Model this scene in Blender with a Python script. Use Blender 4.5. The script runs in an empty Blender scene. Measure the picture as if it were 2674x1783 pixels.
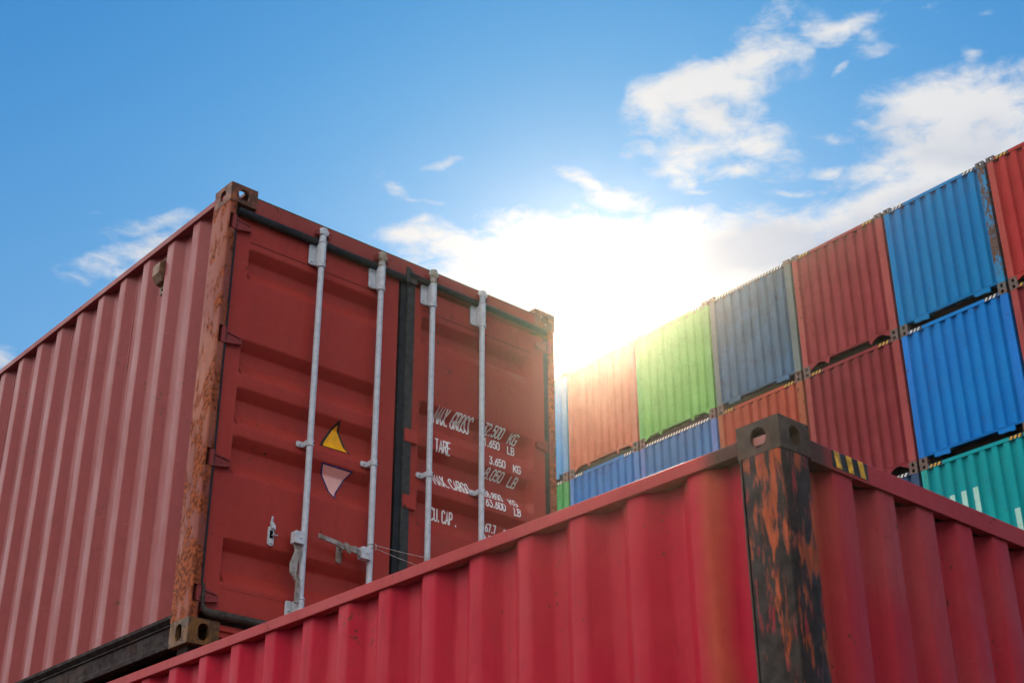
import bpy, bmesh, math, random
from mathutils import Vector, Matrix, noise as mnoise
C = bpy.context.scene
COL = C.collection
R = math.radians
random.seed(7)

# ------------------------------------------------------------ camera
cd = bpy.data.cameras.new('camera'); cam = bpy.data.objects.new('camera', cd); COL.objects.link(cam)
RIGHT = Vector((0.99998003, 0.0028758, -0.00562728))
FWD = Vector((0.0, 0.89045812, 0.4550652))
UP = Vector((0.00631953, -0.45505612, 0.89044034))
cam.matrix_world = Matrix(((RIGHT.x, UP.x, -FWD.x, 0), (RIGHT.y, UP.y, -FWD.y, 0), (RIGHT.z, UP.z, -FWD.z, 0), (0, 0, 0, 1)))
cd.lens = 50.022; cd.sensor_width = 36; cd.clip_start = 0.05; cd.clip_end = 3000
cd.dof.use_dof = True; cd.dof.focus_distance = 9.5; cd.dof.aperture_fstop = 7.0
C.camera = cam
C.render.resolution_x, C.render.resolution_y = 1024, 682
C.view_settings.view_transform = 'Standard'; C.view_settings.look = 'None'
C.view_settings.exposure = 0.0; C.view_settings.gamma = 1.0

# ------------------------------------------------------------ sky
SUN_DIR = Vector((math.sin(R(3.8)) * math.cos(R(27.5)), math.cos(R(3.8)) * math.cos(R(27.5)), math.sin(R(27.5))))
SUN_EL = math.asin(SUN_DIR.z); SUN_AZ = math.atan2(SUN_DIR.x, SUN_DIR.y)
F_PX = 3715.5

def make_world():
    w = bpy.data.worlds.new('World'); C.world = w; w.use_nodes = True
    nt = w.node_tree; N = nt.nodes; L = nt.links; N.clear()
    def node(t, **kw):
        n = N.new(t)
        for k, v in kw.items(): setattr(n, k, v)
        return n
    def put(s, v):
        if isinstance(v, (int, float, tuple, list, Vector)): s.default_value = v
        else: L.new(v, s)
    def math_(op, a, b=0.0, c=None, clamp=False):
        n = node('ShaderNodeMath', operation=op, use_clamp=clamp); put(n.inputs[0], a); put(n.inputs[1], b)
        if c is not None: put(n.inputs[2], c)
        return n.outputs[0]
    def vm(op, a, b=(0, 0, 0)):
        n = node('ShaderNodeVectorMath', operation=op); put(n.inputs[0], a); put(n.inputs[1], b)
        return n.outputs['Value'] if op in ('DOT_PRODUCT', 'LENGTH') else n.outputs[0]
    def mixc(f, a, b):
        n = node('ShaderNodeMix', data_type='RGBA'); put(n.inputs[0], f); put(n.inputs[6], a); put(n.inputs[7], b); return n.outputs[2]
    def sstep(x, lo, hi):
        n = node('ShaderNodeMapRange', interpolation_type='SMOOTHSTEP'); put(n.inputs[0], x); put(n.inputs[1], lo); put(n.inputs[2], hi)
        n.inputs[3].default_value = 0; n.inputs[4].default_value = 1; return n.outputs[0]
    tc = node('ShaderNodeTexCoord'); d = tc.outputs['Generated']
    def noise(scale, detail, rough, off=(0, 0, 0), stretch=(1, 1, 1), vec=None, dist=0.0, out=0):
        m = node('ShaderNodeMapping'); put(m.inputs[0], vec or d); m.inputs[1].default_value = off; m.inputs[3].default_value = stretch
        n = node('ShaderNodeTexNoise'); L.new(m.outputs[0], n.inputs['Vector']); n.inputs['Scale'].default_value = scale
        n.inputs['Detail'].default_value = detail; n.inputs['Roughness'].default_value = rough; n.inputs['Distortion'].default_value = dist
        return n.outputs[out]
    # a fixed tangent plane of the sky dome, used to say where each bank of cloud hangs
    fz = vm('DOT_PRODUCT', d, tuple(FWD)); fzc = math_('MAXIMUM', fz, 0.05)
    u = math_('DIVIDE', vm('DOT_PRODUCT', d, tuple(RIGHT)), fzc); v = math_('DIVIDE', vm('DOT_PRODUCT', d, tuple(UP)), fzc)
    cx = node('ShaderNodeCombineXYZ'); put(cx.inputs[0], u); put(cx.inputs[1], v); uv = cx.outputs[0]
    wn = noise(9.0, 3.0, 0.5, out=1); wn = vm('SUBTRACT', wn, (0.5, 0.5, 0.5)); sc = node('ShaderNodeVectorMath', operation='SCALE'); L.new(wn, sc.inputs[0]); sc.inputs[3].default_value = 0.075
    uvw = vm('ADD', uv, sc.outputs[0])
    front = math_('GREATER_THAN', fz, 0.15)
    def blobs(lst):
        acc = None
        for (x, y, rx, ry, ang, s) in lst:
            U = (x * 1.1369 - 1337) / F_PX; V = -(y * 1.1369 - 891.5) / F_PX
            m = node('ShaderNodeMapping', vector_type='TEXTURE'); L.new(uvw, m.inputs[0])
            m.inputs[1].default_value = (U, V, 0); m.inputs[2].default_value = (0, 0, R(ang)); k = 1.1369 / F_PX * 1.45
            m.inputs[3].default_value = (rx * k, ry * k, 1)
            g = node('ShaderNodeTexGradient', gradient_type='QUADRATIC_SPHERE') if False else node('ShaderNodeTexGradient', gradient_type='SPHERICAL')
            L.new(m.outputs[0], g.inputs[0])
            t = math_('MULTIPLY', g.outputs['Fac'], s)
            acc = t if acc is None else math_('MAXIMUM', acc, t)
        return acc
    cl = [(1735, 105, 130, 70, 62, 1.5), (1620, 195, 175, 60, 20, 1.8), (1520, 245, 80, 55, -40, 1.5), (1660, 265, 100, 60, 0, 1.3),
          (1720, 300, 110, 45, -8, 1.2), (1600, 340, 130, 50, 14, 1.4), (1550, 385, 70, 35, -20, 1.3), (1720, 365, 110, 32, 5, 1.2), (1480, 340, 70, 26, -10, .8),
          (1330, 385, 75, 22, -22, 1.3), (1400, 420, 90, 34, -25, 1.5), (1900, 22, 140, 34, 8, 1.2), (1975, 45, 50, 34, -50, .9), (2015, 82, 60, 22, 0, .85), (2110, 5, 45, 12, 0, .8),
          (1918, 130, 30, 12, 50, .55), (2245, 100, 48, 30, -35, .75), (2290, 8, 40, 12, 0, .8),
          (2120, 220, 130, 70, 15, 1.6), (2260, 210, 190, 90, 10, 1.9), (2240, 310, 260, 90, 12, 2.0), (2040, 358, 85, 30, 0, 1.3), (1910, 292, 80, 14, 6, .8), (1890, 355, 60, 12, 15, .7), (1820, 412, 70, 13, 5, .9),
          (1612, 427, 62, 14, -4, 1.1), (1280, 490, 60, 14, -10, .8), (2050, 440, 230, 50, 14, 1.7), (1760, 490, 130, 26, 12, 1.2), (1330, 525, 215, 65, 2, 1.35), (1540, 500, 110, 40, 0, 1.6), (1130, 590, 220, 55, -3, 1.5), (930, 570, 110, 26, -12, 1.3),
          (1500, 650, 620, 125, 6, 2.2), (1850, 560, 400, 100, 14, 2.6), (1700, 600, 300, 90, 10, 2.2), (1400, 800, 500, 140, 0, 3),
          (345, 515, 115, 24, 6, .8), (330, 560, 105, 34, 8, .95), (260, 590, 110, 18, 0, .8), (300, 610, 60, 14, 0, .9), (20, 800, 75, 30, 8, 1.3), (215, 483, 30, 8, 0, .5),
          (915, 460, 62, 22, -30, .75), (970, 487, 62, 8, -2, .8), (1015, 403, 36, 9, 10, .6)]
    field = math_('MULTIPLY', blobs(cl), front)
    fb = noise(13.0, 10.0, 0.60, stretch=(1, 1, 1.9), dist=0.25); fn = noise(46.0, 8.0, 0.62, off=(.3, .1, .7), stretch=(1, 1, 2.2), dist=.6)
    field = math_('MINIMUM', field, 1.55)
    back = math_('MULTIPLY', sstep(fz, 0.55, -0.1), sstep(noise(1.6, 3, .5, off=(4, 2, 1)), 0.30, 0.62))
    dens = math_('ADD', math_('ADD', field, math_('MULTIPLY', math_('SUBTRACT', fb, 0.5), 3.4)), math_('ADD', math_('MULTIPLY', back, 1.4), math_('MULTIPLY', math_('SUBTRACT', fn, 0.5), 1.5)))
    mask = sstep(dens, 0.12, 1.40)
    gate = sstep(math_('ADD', field, back), 0.02, 0.30); mask = math_('MULTIPLY', mask, gate)
    # cloud tone: bright crowns, blue grey undersides
    gr = blobs([(1800, 580, 330, 75, 12, 1.3), (2040, 500, 260, 60, 14, 1.1), (1250, 640, 260, 60, 0, .7), (2270, 330, 190, 60, 10, .6), (1480, 560, 200, 36, 0, .35), (350, 560, 120, 40, 0, .45), (30, 810, 80, 30, 0, .5), (2150, 430, 200, 40, 12, .9)])
    gn = noise(11.0, 5.0, 0.5, off=(0, 0, .35), stretch=(1, 1, 2.2))
    gray = math_('MULTIPLY', sstep(math_('ADD', gr, math_('MULTIPLY', math_('SUBTRACT', gn, 0.5), 2.4)), 0.10, 1.1), 0.85, clamp=True)
    sky = node('ShaderNodeTexSky', sky_type='NISHITA'); sky.sun_disc = False; sky.sun_elevation = SUN_EL; sky.sun_rotation = SUN_AZ
    sky.altitude = 200; sky.air_density = 1.0; sky.dust_density = 0.35; sky.ozone_density = 2.5
    tint = node('ShaderNodeVectorMath', operation='MULTIPLY'); L.new(sky.outputs[0], tint.inputs[0]); sxz = node('ShaderNodeSeparateXYZ'); L.new(d, sxz.inputs[0]); L.new(mixc(sstep(sxz.outputs[2], 0.30, 0.66), (*TINT_LO, 1), (*TINT_HI, 1)), tint.inputs[1])
    sp3 = node('ShaderNodeSeparateXYZ'); L.new(tint.outputs[0], sp3.inputs[0]); cb3 = node('ShaderNodeCombineXYZ')
    for k, K in enumerate((2.6, 6.0, 10.5)):   # highlight roll-off of the clear sky near the sun
        q = math_('POWER', math_('DIVIDE', sp3.outputs[k], K), 2.5); q = math_('POWER', math_('ADD', q, 1.0), -0.4); L.new(math_('MULTIPLY', sp3.outputs[k], q), cb3.inputs[k])
    cloudc = mixc(gray, (7.8, 7.9, 8.15, 1), (4.9, 5.5, 6.7, 1))
    # unseen bright cloud behind the viewer, added to fill the shaded container faces
    cosb = sstep(vm('DOT_PRODUCT', d, (.27, .86, .43)), 0.50, -0.35); sz = node('ShaderNodeSeparateXYZ'); L.new(d, sz.inputs[0]); cloudb = mixc(cosb, cloudc, mixc(sstep(sz.outputs[2], 0.12, 0.75), (6.0, 5.9, 5.8, 1), BACK_FILL))
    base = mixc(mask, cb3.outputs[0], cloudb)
    # extra cloud bank off to the left, out of view, added as side fill
    bd = sstep(math_('ADD', vm('DOT_PRODUCT', d, tuple(SIDE_FILL_DIR)), math_('MULTIPLY', math_('SUBTRACT', noise(2.5, 4, .55), 0.5), 0.25)), 0.78, 0.98)
    base = mixc(bd, base, (*SIDE_FILL, 1))
    # aureole of the sun
    sd = vm('DOT_PRODUCT', d, tuple(SUN_DIR)); ang = math_('ARCCOSINE', math_('MINIMUM', sd, 0.99999))
    gl = math_('MULTIPLY', math_('EXPONENT', math_('MULTIPLY', math_('POWER', math_('DIVIDE', ang, 0.075), 1.3), -1.0)), 0.2)
    gc = vm('SCALE', (1.0, 0.97, 0.88)); gn_ = gc.node; L.new(gl, gn_.inputs[3]); gn_.inputs[0].default_value = (1.0, .97, .90)
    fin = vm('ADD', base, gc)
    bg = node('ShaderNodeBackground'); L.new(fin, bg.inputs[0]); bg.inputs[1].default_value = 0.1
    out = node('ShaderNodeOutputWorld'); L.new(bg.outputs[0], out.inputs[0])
    w.cycles.sampling_method = 'MANUAL'; w.cycles.sample_map_resolution = 512
TINT_HI = (0.30, 1.04, 1.56); TINT_LO = (0.70, 1.22, 1.43); BACK_FILL = (36.0, 35.4, 34.8, 1); SIDE_FILL = (27.0, 26.4, 25.8)
SIDE_FILL_DIR = Vector((-0.92, 0.16, 0.42)).normalized()
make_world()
sl = bpy.data.lights.new('sun', 'SUN'); sun = bpy.data.objects.new('sun', sl); COL.objects.link(sun)
sl.energy = 4.0; sl.angle = R(0.5); sl.color = (1.0, 0.93, 0.82)
sun.rotation_euler = SUN_DIR.to_track_quat('Z', 'Y').to_euler(); sun.location = (0, 0, 60)

# ------------------------------------------------------------ materials
class NT:
    def __init__(s, m): s.t = m.node_tree; s.N = s.t.nodes; s.L = s.t.links
    def n(s, t, **kw):
        x = s.N.new(t)
        for k, v in kw.items(): setattr(x, k, v)
        return x
    def put(s, i, v):
        if isinstance(v, (int, float, tuple, list)): i.default_value = v
        else: s.L.new(v, i)
    def noise(s, vec, scale, detail=4, rough=.55, stretch=(1, 1, 1), off=(0, 0, 0), dist=0):
        m = s.n('ShaderNodeMapping'); s.L.new(vec, m.inputs[0]); m.inputs[3].default_value = stretch; m.inputs[1].default_value = off
        t = s.n('ShaderNodeTexNoise'); s.L.new(m.outputs[0], t.inputs['Vector']); t.inputs['Scale'].default_value = scale
        t.inputs['Detail'].default_value = detail; t.inputs['Roughness'].default_value = rough; t.inputs['Distortion'].default_value = dist
        return t.outputs[0]
    def step(s, x, lo, hi, a=0.0, b=1.0):
        n = s.n('ShaderNodeMapRange', interpolation_type='SMOOTHSTEP'); s.put(n.inputs[0], x)
        n.inputs[1].default_value = lo; n.inputs[2].default_value = hi; n.inputs[3].default_value = a; n.inputs[4].default_value = b
        return n.outputs[0]
    def mix(s, f, a, b):
        n = s.n('ShaderNodeMix', data_type='RGBA'); s.put(n.inputs[0], f); s.put(n.inputs[6], a); s.put(n.inputs[7], b); return n.outputs[2]
    def m(s, op, a, b=0.0, clamp=False):
        n = s.n('ShaderNodeMath', operation=op, use_clamp=clamp); s.put(n.inputs[0], a); s.put(n.inputs[1], b); return n.outputs[0]

def rgba(c, k=1.0): return (c[0] * k, c[1] * k, c[2] * k, 1)
RUST = (0.14, 0.045, 0.018)
def paint(name, col, alt=None, rust=0.0, rough=0.42, streak=0.5, dirt=0.25, bump=0.25, wave=0.0, grime=(0.05, 0.035, 0.03), rustc=RUST, fade=0.25, spots=0.0, stain=None, chips=1.0, zrust=None, spec=0.28):
    """weathered container paint: fading, vertical run-off streaks, chips down to rust"""
    mt = bpy.data.materials.new(name); mt.use_nodes = True; t = NT(mt); b = t.N['Principled BSDF']
    tc = t.n('ShaderNodeTexCoord'); ob = tc.outputs['Object']; oi = t.n('ShaderNodeObjectInfo')
    off = t.n('ShaderNodeVectorMath', operation='ADD'); t.L.new(ob, off.inputs[0]); t.L.new(oi.outputs['Location'], off.inputs[1]); v = off.outputs[0]
    big = t.noise(v, 1.3, 4, .6); col2 = alt or (min(1, col[0] * 1.25 + .004), col[1] * 1.25 + .008, col[2] * 1.25 + .008)
    c = t.mix(t.step(big, .35, .7, 0, fade * 2), rgba(col), rgba(col2))
    st = t.noise(v, 5.0, 5, .65, (5, 5, .35)); c = t.mix(t.step(st, .48, .78, 0, streak), c, rgba(col, .55))
    st2 = t.noise(v, 9.0, 5, .65, (4, 4, .3), (3, 1, 2)); c = t.mix(t.step(st2, .55, .8, 0, streak * .6), c, rgba(col2, 1.12))
    g = t.noise(v, 3.5, 8, .7, (1, 1, .5), (9, 2, 4)); c = t.mix(t.step(g, .52, .75, 0, dirt), c, rgba(grime))
    ru = t.noise(v, 14.0, 8, .68, (1, 1, .45), (1, 7, 3)); ru2 = t.noise(v, 2.2, 3, .5, (1, 1, .6), (5, 5, 5))
    lo = .80 - .36 * rust; rm = t.step(t.m('ADD', t.m('MULTIPLY', ru, .62), t.m('MULTIPLY', ru2, .42)), lo - .02, lo + .04)
    c = t.mix(rm, c, t.mix(t.step(t.noise(v, 40, 4, .6), .4, .6), rgba(rustc), rgba(rustc, .35)))
    if stain:   # a run of rust stain beside the post: (axis, from, to, colour)
        sx = t.n('ShaderNodeSeparateXYZ'); t.L.new(ob, sx.inputs[0]); q = t.m('ADD', sx.outputs[stain[0]], t.m('MULTIPLY', t.noise(v, 3.0, 5, .6, (1, 1, .4), (6, 6, 6)), .16))
        f = t.m('MULTIPLY', t.step(q, stain[1], stain[1] + .08), t.step(q, stain[2], stain[2] + .10, 1, 0))
        c = t.mix(t.m('MULTIPLY', f, stain[4] if len(stain) > 4 else .6), c, rgba(stain[3]))
    if spots:
        sp = t.noise(v, 60.0, 2, .5, (1, 1, .4), (2, 8, 1)); c = t.mix(t.step(sp, .74 - spots * .06, .77 - spots * .06), c, rgba((.6, .5, .42)))
    fine = t.noise(v, 26, 5, .7, (1, 1, .6), (7, 7, 7)); c = t.mix(t.step(fine, .35, .65, .0, .16), c, rgba(col, .45))
    ch = t.m('ADD', t.m('MULTIPLY', t.noise(v, 55, 3, .6, (1, 1, .7), (8, 1, 8)), .6), t.m('MULTIPLY', t.noise(v, 5, 3, .6, (1, 1, .8), (1, 8, 2)), .4))
    cm_ = t.step(ch, .640 - .02 * chips, .655 - .02 * chips); c = t.mix(cm_, c, rgba(rustc, .6))
    sc_ = t.noise(v, 18, 2, .4, (.35, .35, 9), (1, 4, 9), 1.2); c = t.mix(t.m('MULTIPLY', t.step(sc_, .735, .75), .22 * min(1, chips)), c, rgba((.62, .45, .40)))
    t.put(b.inputs['Base Color'], c)
    t.put(b.inputs['Roughness'], t.m('ADD', t.step(g, .3, .75, rough - .06, rough + .16), t.m('MULTIPLY', rm, .3)))
    b.inputs['Specular IOR Level'].default_value = spec
    h = t.m('ADD', t.m('MULTIPLY', t.noise(v, 90, 3, .6), .06 * bump), t.m('MULTIPLY', rm, -.25 * bump))
    h = t.m('ADD', h, t.m('MULTIPLY', t.noise(v, 3.2, 2, .5, (1, 1, .6), (4, 4, 4)), wave))
    bp = t.n('ShaderNodeBump'); bp.inputs['Distance'].default_value = .01; bp.inputs['Strength'].default_value = 1.0; t.L.new(h, bp.inputs['Height']); t.L.new(bp.outputs[0], b.inputs['Normal'])
    return mt

def layered(name, cols, ths, rough=.6, scale=7.0, stretch=(3.2, 3.2, .38), bump=1.0, seed=0, metallic=0, spread=.02, low=.55, spec=.25):
    """peeling layers: base colour then one more colour for each threshold of a vertically torn noise"""
    mt = bpy.data.materials.new(name); mt.use_nodes = True; t = NT(mt); b = t.N['Principled BSDF']
    tc = t.n('ShaderNodeTexCoord'); v = tc.outputs['Object']
    c = t.mix(t.step(t.noise(v, 30, 5, .6), .4, .62), rgba(cols[0]), rgba(cols[0], low)); hh = None
    for i, (co, th) in enumerate(zip(cols[1:], ths)):
        n = t.noise(v, scale * (1 + .25 * i), 9, .62, stretch, (seed + 3.1 * i, 1.7 * i, .9 * i), .25)
        f = t.step(n, th - spread / 2, th + spread); sub = t.mix(t.step(t.noise(v, 12, 4, .6, (2, 2, .5), (i, 5, 2)), .35, .65), rgba(co), rgba(co, low + .05))
        c = t.mix(f, c, sub); hh = f if hh is None else t.m('ADD', hh, f)
    t.put(b.inputs['Base Color'], c); b.inputs['Metallic'].default_value = metallic
    t.put(b.inputs['Roughness'], t.step(t.noise(v, 15, 4), .3, .7, rough - .1, rough + .12)); b.inputs['Specular IOR Level'].default_value = spec
    h = t.m('ADD', t.m('MULTIPLY', hh, .12 * bump), t.m('MULTIPLY', t.noise(v, 60, 5, .7), .12 * bump))
    bp = t.n('ShaderNodeBump'); bp.inputs['Distance'].default_value = .008; t.L.new(h, bp.inputs['Height']); t.L.new(bp.outputs[0], b.inputs['Normal'])
    return mt

M = {}
M['a_side'] = paint('old rose red paint', (.24, .034, .034), streak=.25, dirt=.12, rust=.12, rough=.40, fade=.12, chips=.6, wave=.1, spec=.20)
M['a_door'] = paint('brick red door paint', (.37, .037, .026), alt=(.41, .052, .034), streak=.25, dirt=.12, rust=.0, rough=.38, spec=.16, chips=.3, fade=.3, wave=.35)
M['a_rail'] = paint('rail red paint', spec=.12, col=(.24, .04, .038), streak=.3, dirt=.35, rust=.42, rough=.45)
M['a_header'] = paint('header red paint', spec=.12, col=(.27, .042, .036), streak=.2, dirt=.12, rust=.12, rough=.42)
M['a_post'] = paint('orange rusted post', (.25, .062, .046), alt=(.33, .095, .050), streak=.35, dirt=.35, rust=.85, rustc=(.34, .080, .028), rough=.5, fade=.5, spec=.15, chips=1.4, bump=.6)
M['a_postf'] = layered('post front paint', [(.33, .085, .06), (.22, .055, .04), (.42, .12, .03), (.05, .03, .025)], [.55, .66, .72], scale=8, stretch=(3.6, 3.6, .25), seed=6)
M['a_cast'] = layered('rusty red casting', [(.20, .06, .03), (.10, .035, .02), (.34, .10, .03), (.05, .03, .022)], [.52, .60, .64], scale=14, stretch=(1, 1, .8), seed=4)
M['a_castlow'] = layered('ochre rusty casting', [(.13, .06, .022), (.20, .085, .02), (.07, .03, .018), (.36, .18, .03)], [.52, .58, .70], scale=14, stretch=(1, 1, .8), seed=9)
M['dark_rail'] = layered('dark brown bottom rail', [(.026, .014, .013), (.042, .020, .015), (.016, .010, .009)], [.55, .62], scale=4, stretch=(1, 1, 2), rough=.7, seed=1, spec=.1)
M['b_side'] = paint('crimson wall paint', spec=.07, chips=.2, col=(.40, .005, .026), alt=(.40, .017, .032), streak=.45, dirt=.14, rust=.05, rough=.42, fade=.6, wave=1.8, bump=.3, stain=(1, .30, .36, (.36, .085, .03)))
M['b_end'] = paint('crimson end wall paint', spec=.07, chips=.2, col=(.38, .022, .036), alt=(.36, .06, .06), streak=.45, stain=(0, .18, .27, (.36, .10, .035)), dirt=.15, rust=.08, rough=.45, fade=.4, wave=.6, bump=.3)
M['b_rail'] = paint('crimson rail paint', spec=.10, chips=.5, col=(.34, .030, .034), streak=.2, dirt=.4, rust=.34, rough=.45, fade=.3, rustc=(.09, .035, .018))
M['b_rail_side'] = paint('crimson side rail paint', spec=.10, chips=.5, col=(.34, .030, .034), streak=.2, dirt=.4, rust=.34, rough=.45, fade=.3, rustc=(.09, .035, .018), stain=(1, -1, .32, (.042, .026, .018), .93))
M['b_rail_end'] = paint('crimson end rail paint', spec=.10, chips=.5, col=(.34, .030, .034), streak=.2, dirt=.4, rust=.34, rough=.45, fade=.3, rustc=(.09, .035, .018), stain=(0, -1, .27, (.030, .022, .018), .93))
M['b_post'] = layered('black post with torn orange paint', [(.022, .013, .009), (.36, .060, .012), (.24, .018, .022), (.014, .010, .008)], [.545, .575, .56], scale=8.5, stretch=(2.6, 2.6, .50), seed=13, rough=.65, spread=.06)
M['b_cast'] = layered('brown black casting', [(.050, .029, .018), (.070, .034, .018), (.16, .05, .015), (.028, .018, .012)], [.54, .66, .62], scale=12, stretch=(1, 1, 1), seed=3)
M['b_black'] = layered('blackened rail end', [(.050, .030, .020), (.025, .018, .014), (.16, .05, .025)], [.54, .68], scale=9, stretch=(1, 1, 1), seed=5)
M['rubber'] = layered('black rubber seal', [(.012, .015, .018), (.02, .022, .025)], [.6], rough=.45, scale=6, stretch=(1, 1, 1), bump=.3)
M['rubberb'] = layered('dusty brown rubber seal', [(.055, .042, .034), (.035, .03, .026)], [.55], rough=.6, scale=6, stretch=(1, 1, 1), bump=.3)
M['flap'] = layered('grey worn astragal', [(.035, .037, .036), (.055, .05, .045), (.09, .03, .025)], [.6, .72], rough=.5, scale=4, stretch=(3, 3, .5), bump=.4)
M['galv'] = layered('galvanised white steel', [(.55, .58, .61), (.51, .54, .58), (.50, .45, .43), (.25, .13, .07)], [.56, .68, .80], rough=.42, scale=9, stretch=(2, 2, .4), bump=.15, seed=8, spread=.08, low=.82)
M['galvp'] = layered('galvanised bar with pink paint rub', [(.53, .56, .60), (.49, .52, .57), (.48, .30, .30), (.25, .13, .07)], [.56, .66, .80], rough=.42, scale=5, stretch=(2, 2, .3), bump=.15, seed=21, spread=.08, low=.82)
M['galvr'] = layered('rust stained galvanised steel', [(.42, .42, .40), (.40, .32, .22), (.30, .16, .08)], [.50, .60], rough=.5, scale=12, stretch=(2, 2, .7), bump=.6, seed=5)
M['galvd'] = layered('weathered grey handle steel', [(.36, .33, .30), (.28, .22, .17), (.44, .42, .40)], [.52, .60], rough=.5, scale=10, stretch=(1, 1, 1), bump=.6, seed=15)
M['bolt'] = layered('rusty bolt', [(.16, .09, .05), (.25, .2, .16)], [.55], rough=.6, scale=40, stretch=(1, 1, 1), bump=.5)
M['black'] = layered('cavity shade black', [(.006, .005, .005), (.010, .008, .007)], [.6], rough=.9, bump=.2, spec=.02)  # near-black colour painted as the shade inside recesses, slots and holes
M['tan'] = layered('tan vent housing', [(.22, .115, .06), (.17, .07, .04), (.10, .045, .03)], [.56, .68], rough=.55, scale=10, stretch=(1, 1, 1))
M['white_letter'] = layered('white lettering paint', [(.88, .86, .82), (.84, .82, .78)], [.6], rough=.5, scale=20, stretch=(1, 1, 1), bump=.1, low=.9)
M['yellow'] = layered('orange yellow sticker', [(1.0, .46, .006), (.95, .38, .005)], [.6], rough=.4, scale=9, stretch=(1, 1, 1), bump=.1, low=.85)
M['pinkwhite'] = layered('faded white sticker', [(.92, .72, .68), (.90, .48, .42)], [.48], rough=.4, scale=5, stretch=(1, 1, 1), bump=.1, low=.9)
M['stickblack'] = layered('black sticker edge', [(.03, .022, .025), (.05, .03, .03)], [.6], rough=.5, bump=.1)
M['stickblue'] = layered('blue sticker edge', [(.03, .035, .16), (.03, .08, .3)], [.6], rough=.5, bump=.1)
M['hz_yellow'] = layered('hazard yellow', [(.80, .42, .02), (.55, .27, .03), (.1, .06, .03)], [.56, .7], rough=.5, scale=12, stretch=(1, 1, 1), bump=.2)
M['hz_white'] = layered('hazard white', [(.75, .76, .70), (.6, .58, .42)], [.6], rough=.5, scale=8, stretch=(1, 1, 1), bump=.2)
M['hz_black'] = layered('hazard black', [(.02, .02, .022), (.04, .03, .025)], [.6], rough=.5, bump=.2)
M['wire'] = layered('pale tie wire', [(.55, .48, .42), (.42, .3, .22)], [.6], rough=.4, bump=.2)
M['wood'] = layered('grey timber', [(.20, .15, .10), (.13, .09, .06)], [.5], rough=.8, scale=8, stretch=(.4, 6, 6))
M['concrete'] = layered('yard concrete', [(.11, .105, .10), (.09, .085, .08), (.06, .058, .055)], [.5, .6], rough=.85, scale=.8, stretch=(1, 1, 1), spread=.1)
M['roof'] = paint('roof paint', (.30, .09, .08), rust=.3, dirt=.3)

# ------------------------------------------------------------ mesh helpers
class MB:
    def __init__(s): s.v = []; s.f = []
    def face(s, pts): i = len(s.v); s.v += [tuple(p) for p in pts]; s.f.append(tuple(range(i, i + len(pts)))); return s
    def box(s, x0, x1, y0, y1, z0, z1):
        i = len(s.v); s.v += [(x, y, z) for z in (z0, z1) for y in (y0, y1) for x in (x0, x1)]
        for q in ((0, 2, 3, 1), (4, 5, 7, 6), (0, 1, 5, 4), (2, 6, 7, 3), (0, 4, 6, 2), (1, 3, 7, 5)): s.f.append(tuple(i + k for k in q))
        return s
    def prism(s, poly, ax, a, b):
        """poly: 2-D points in the plane square to axis ax (0: (y,z), 1: (x,z), 2: (x,y))"""
        i = len(s.v); n = len(poly)
        for t in (a, b):
            for p, q in poly: s.v.append((t, p, q) if ax == 0 else (p, t, q) if ax == 1 else (p, q, t))
        s.f.append(tuple(i + k for k in range(n))[::-1]); s.f.append(tuple(i + n + k for k in range(n)))
        for k in range(n): j = (k + 1) % n; s.f.append((i + k, i + j, i + n + j, i + n + k))
        return s
    def tube(s, pts, r, n=12, cap=True):
        pts = [Vector(p) for p in pts]; i0 = len(s.v); rs = r if isinstance(r, (list, tuple)) else [r] * len(pts)
        for k, p in enumerate(pts):
            d = (pts[min(k + 1, len(pts) - 1)] - pts[max(k - 1, 0)]).normalized()
            a = Vector((0, 0, 1)) if abs(d.z) < .9 else Vector((1, 0, 0)); e = d.cross(a).normalized(); g = d.cross(e)
            for j in range(n): t = 2 * math.pi * j / n; s.v.append(tuple(p + (e * math.cos(t) + g * math.sin(t)) * rs[k]))
        for k in range(len(pts) - 1):
            for j in range(n): a = i0 + k * n; s.f.append((a + j, a + (j + 1) % n, a + n + (j + 1) % n, a + n + j))
        if cap: s.f.append(tuple(i0 + j for j in range(n))[::-1]); s.f.append(tuple(i0 + (len(pts) - 1) * n + j for j in range(n)))
        return s
    def grid(s, rows):
        i = len(s.v); w = len(rows[0])
        for r in rows: s.v += [tuple(p) for p in r]
        for a in range(len(rows) - 1):
            for b in range(w - 1): s.f.append((i + a * w + b, i + a * w + b + 1, i + (a + 1) * w + b + 1, i + (a + 1) * w + b))
        return s
    def mesh(s, name, smooth=False):
        me = bpy.data.meshes.new(name); me.from_pydata(s.v, [], s.f)
        bm = bmesh.new(); bm.from_mesh(me); bmesh.ops.remove_doubles(bm, verts=bm.verts, dist=1e-5); bmesh.ops.recalc_face_normals(bm, faces=bm.faces); bm.to_mesh(me); bm.free()
        if smooth:
            for p in me.polygons: p.use_smooth = True
            me.set_sharp_from_angle(angle=R(smooth if smooth is not True else 40))
        return me
    def build(s, name, mat, parent=None, bevel=0.0, smooth=False, label=None):
        o = bpy.data.objects.new(name, s.mesh(name, smooth)); COL.objects.link(o); o.data.materials.append(mat); o.parent = parent
        if bevel:
            b = o.modifiers.new('bevel', 'BEVEL'); b.width = bevel; b.segments = 2; b.limit_method = 'ANGLE'; b.angle_limit = R(35)
        if label: o['label'] = label
        return o

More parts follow.
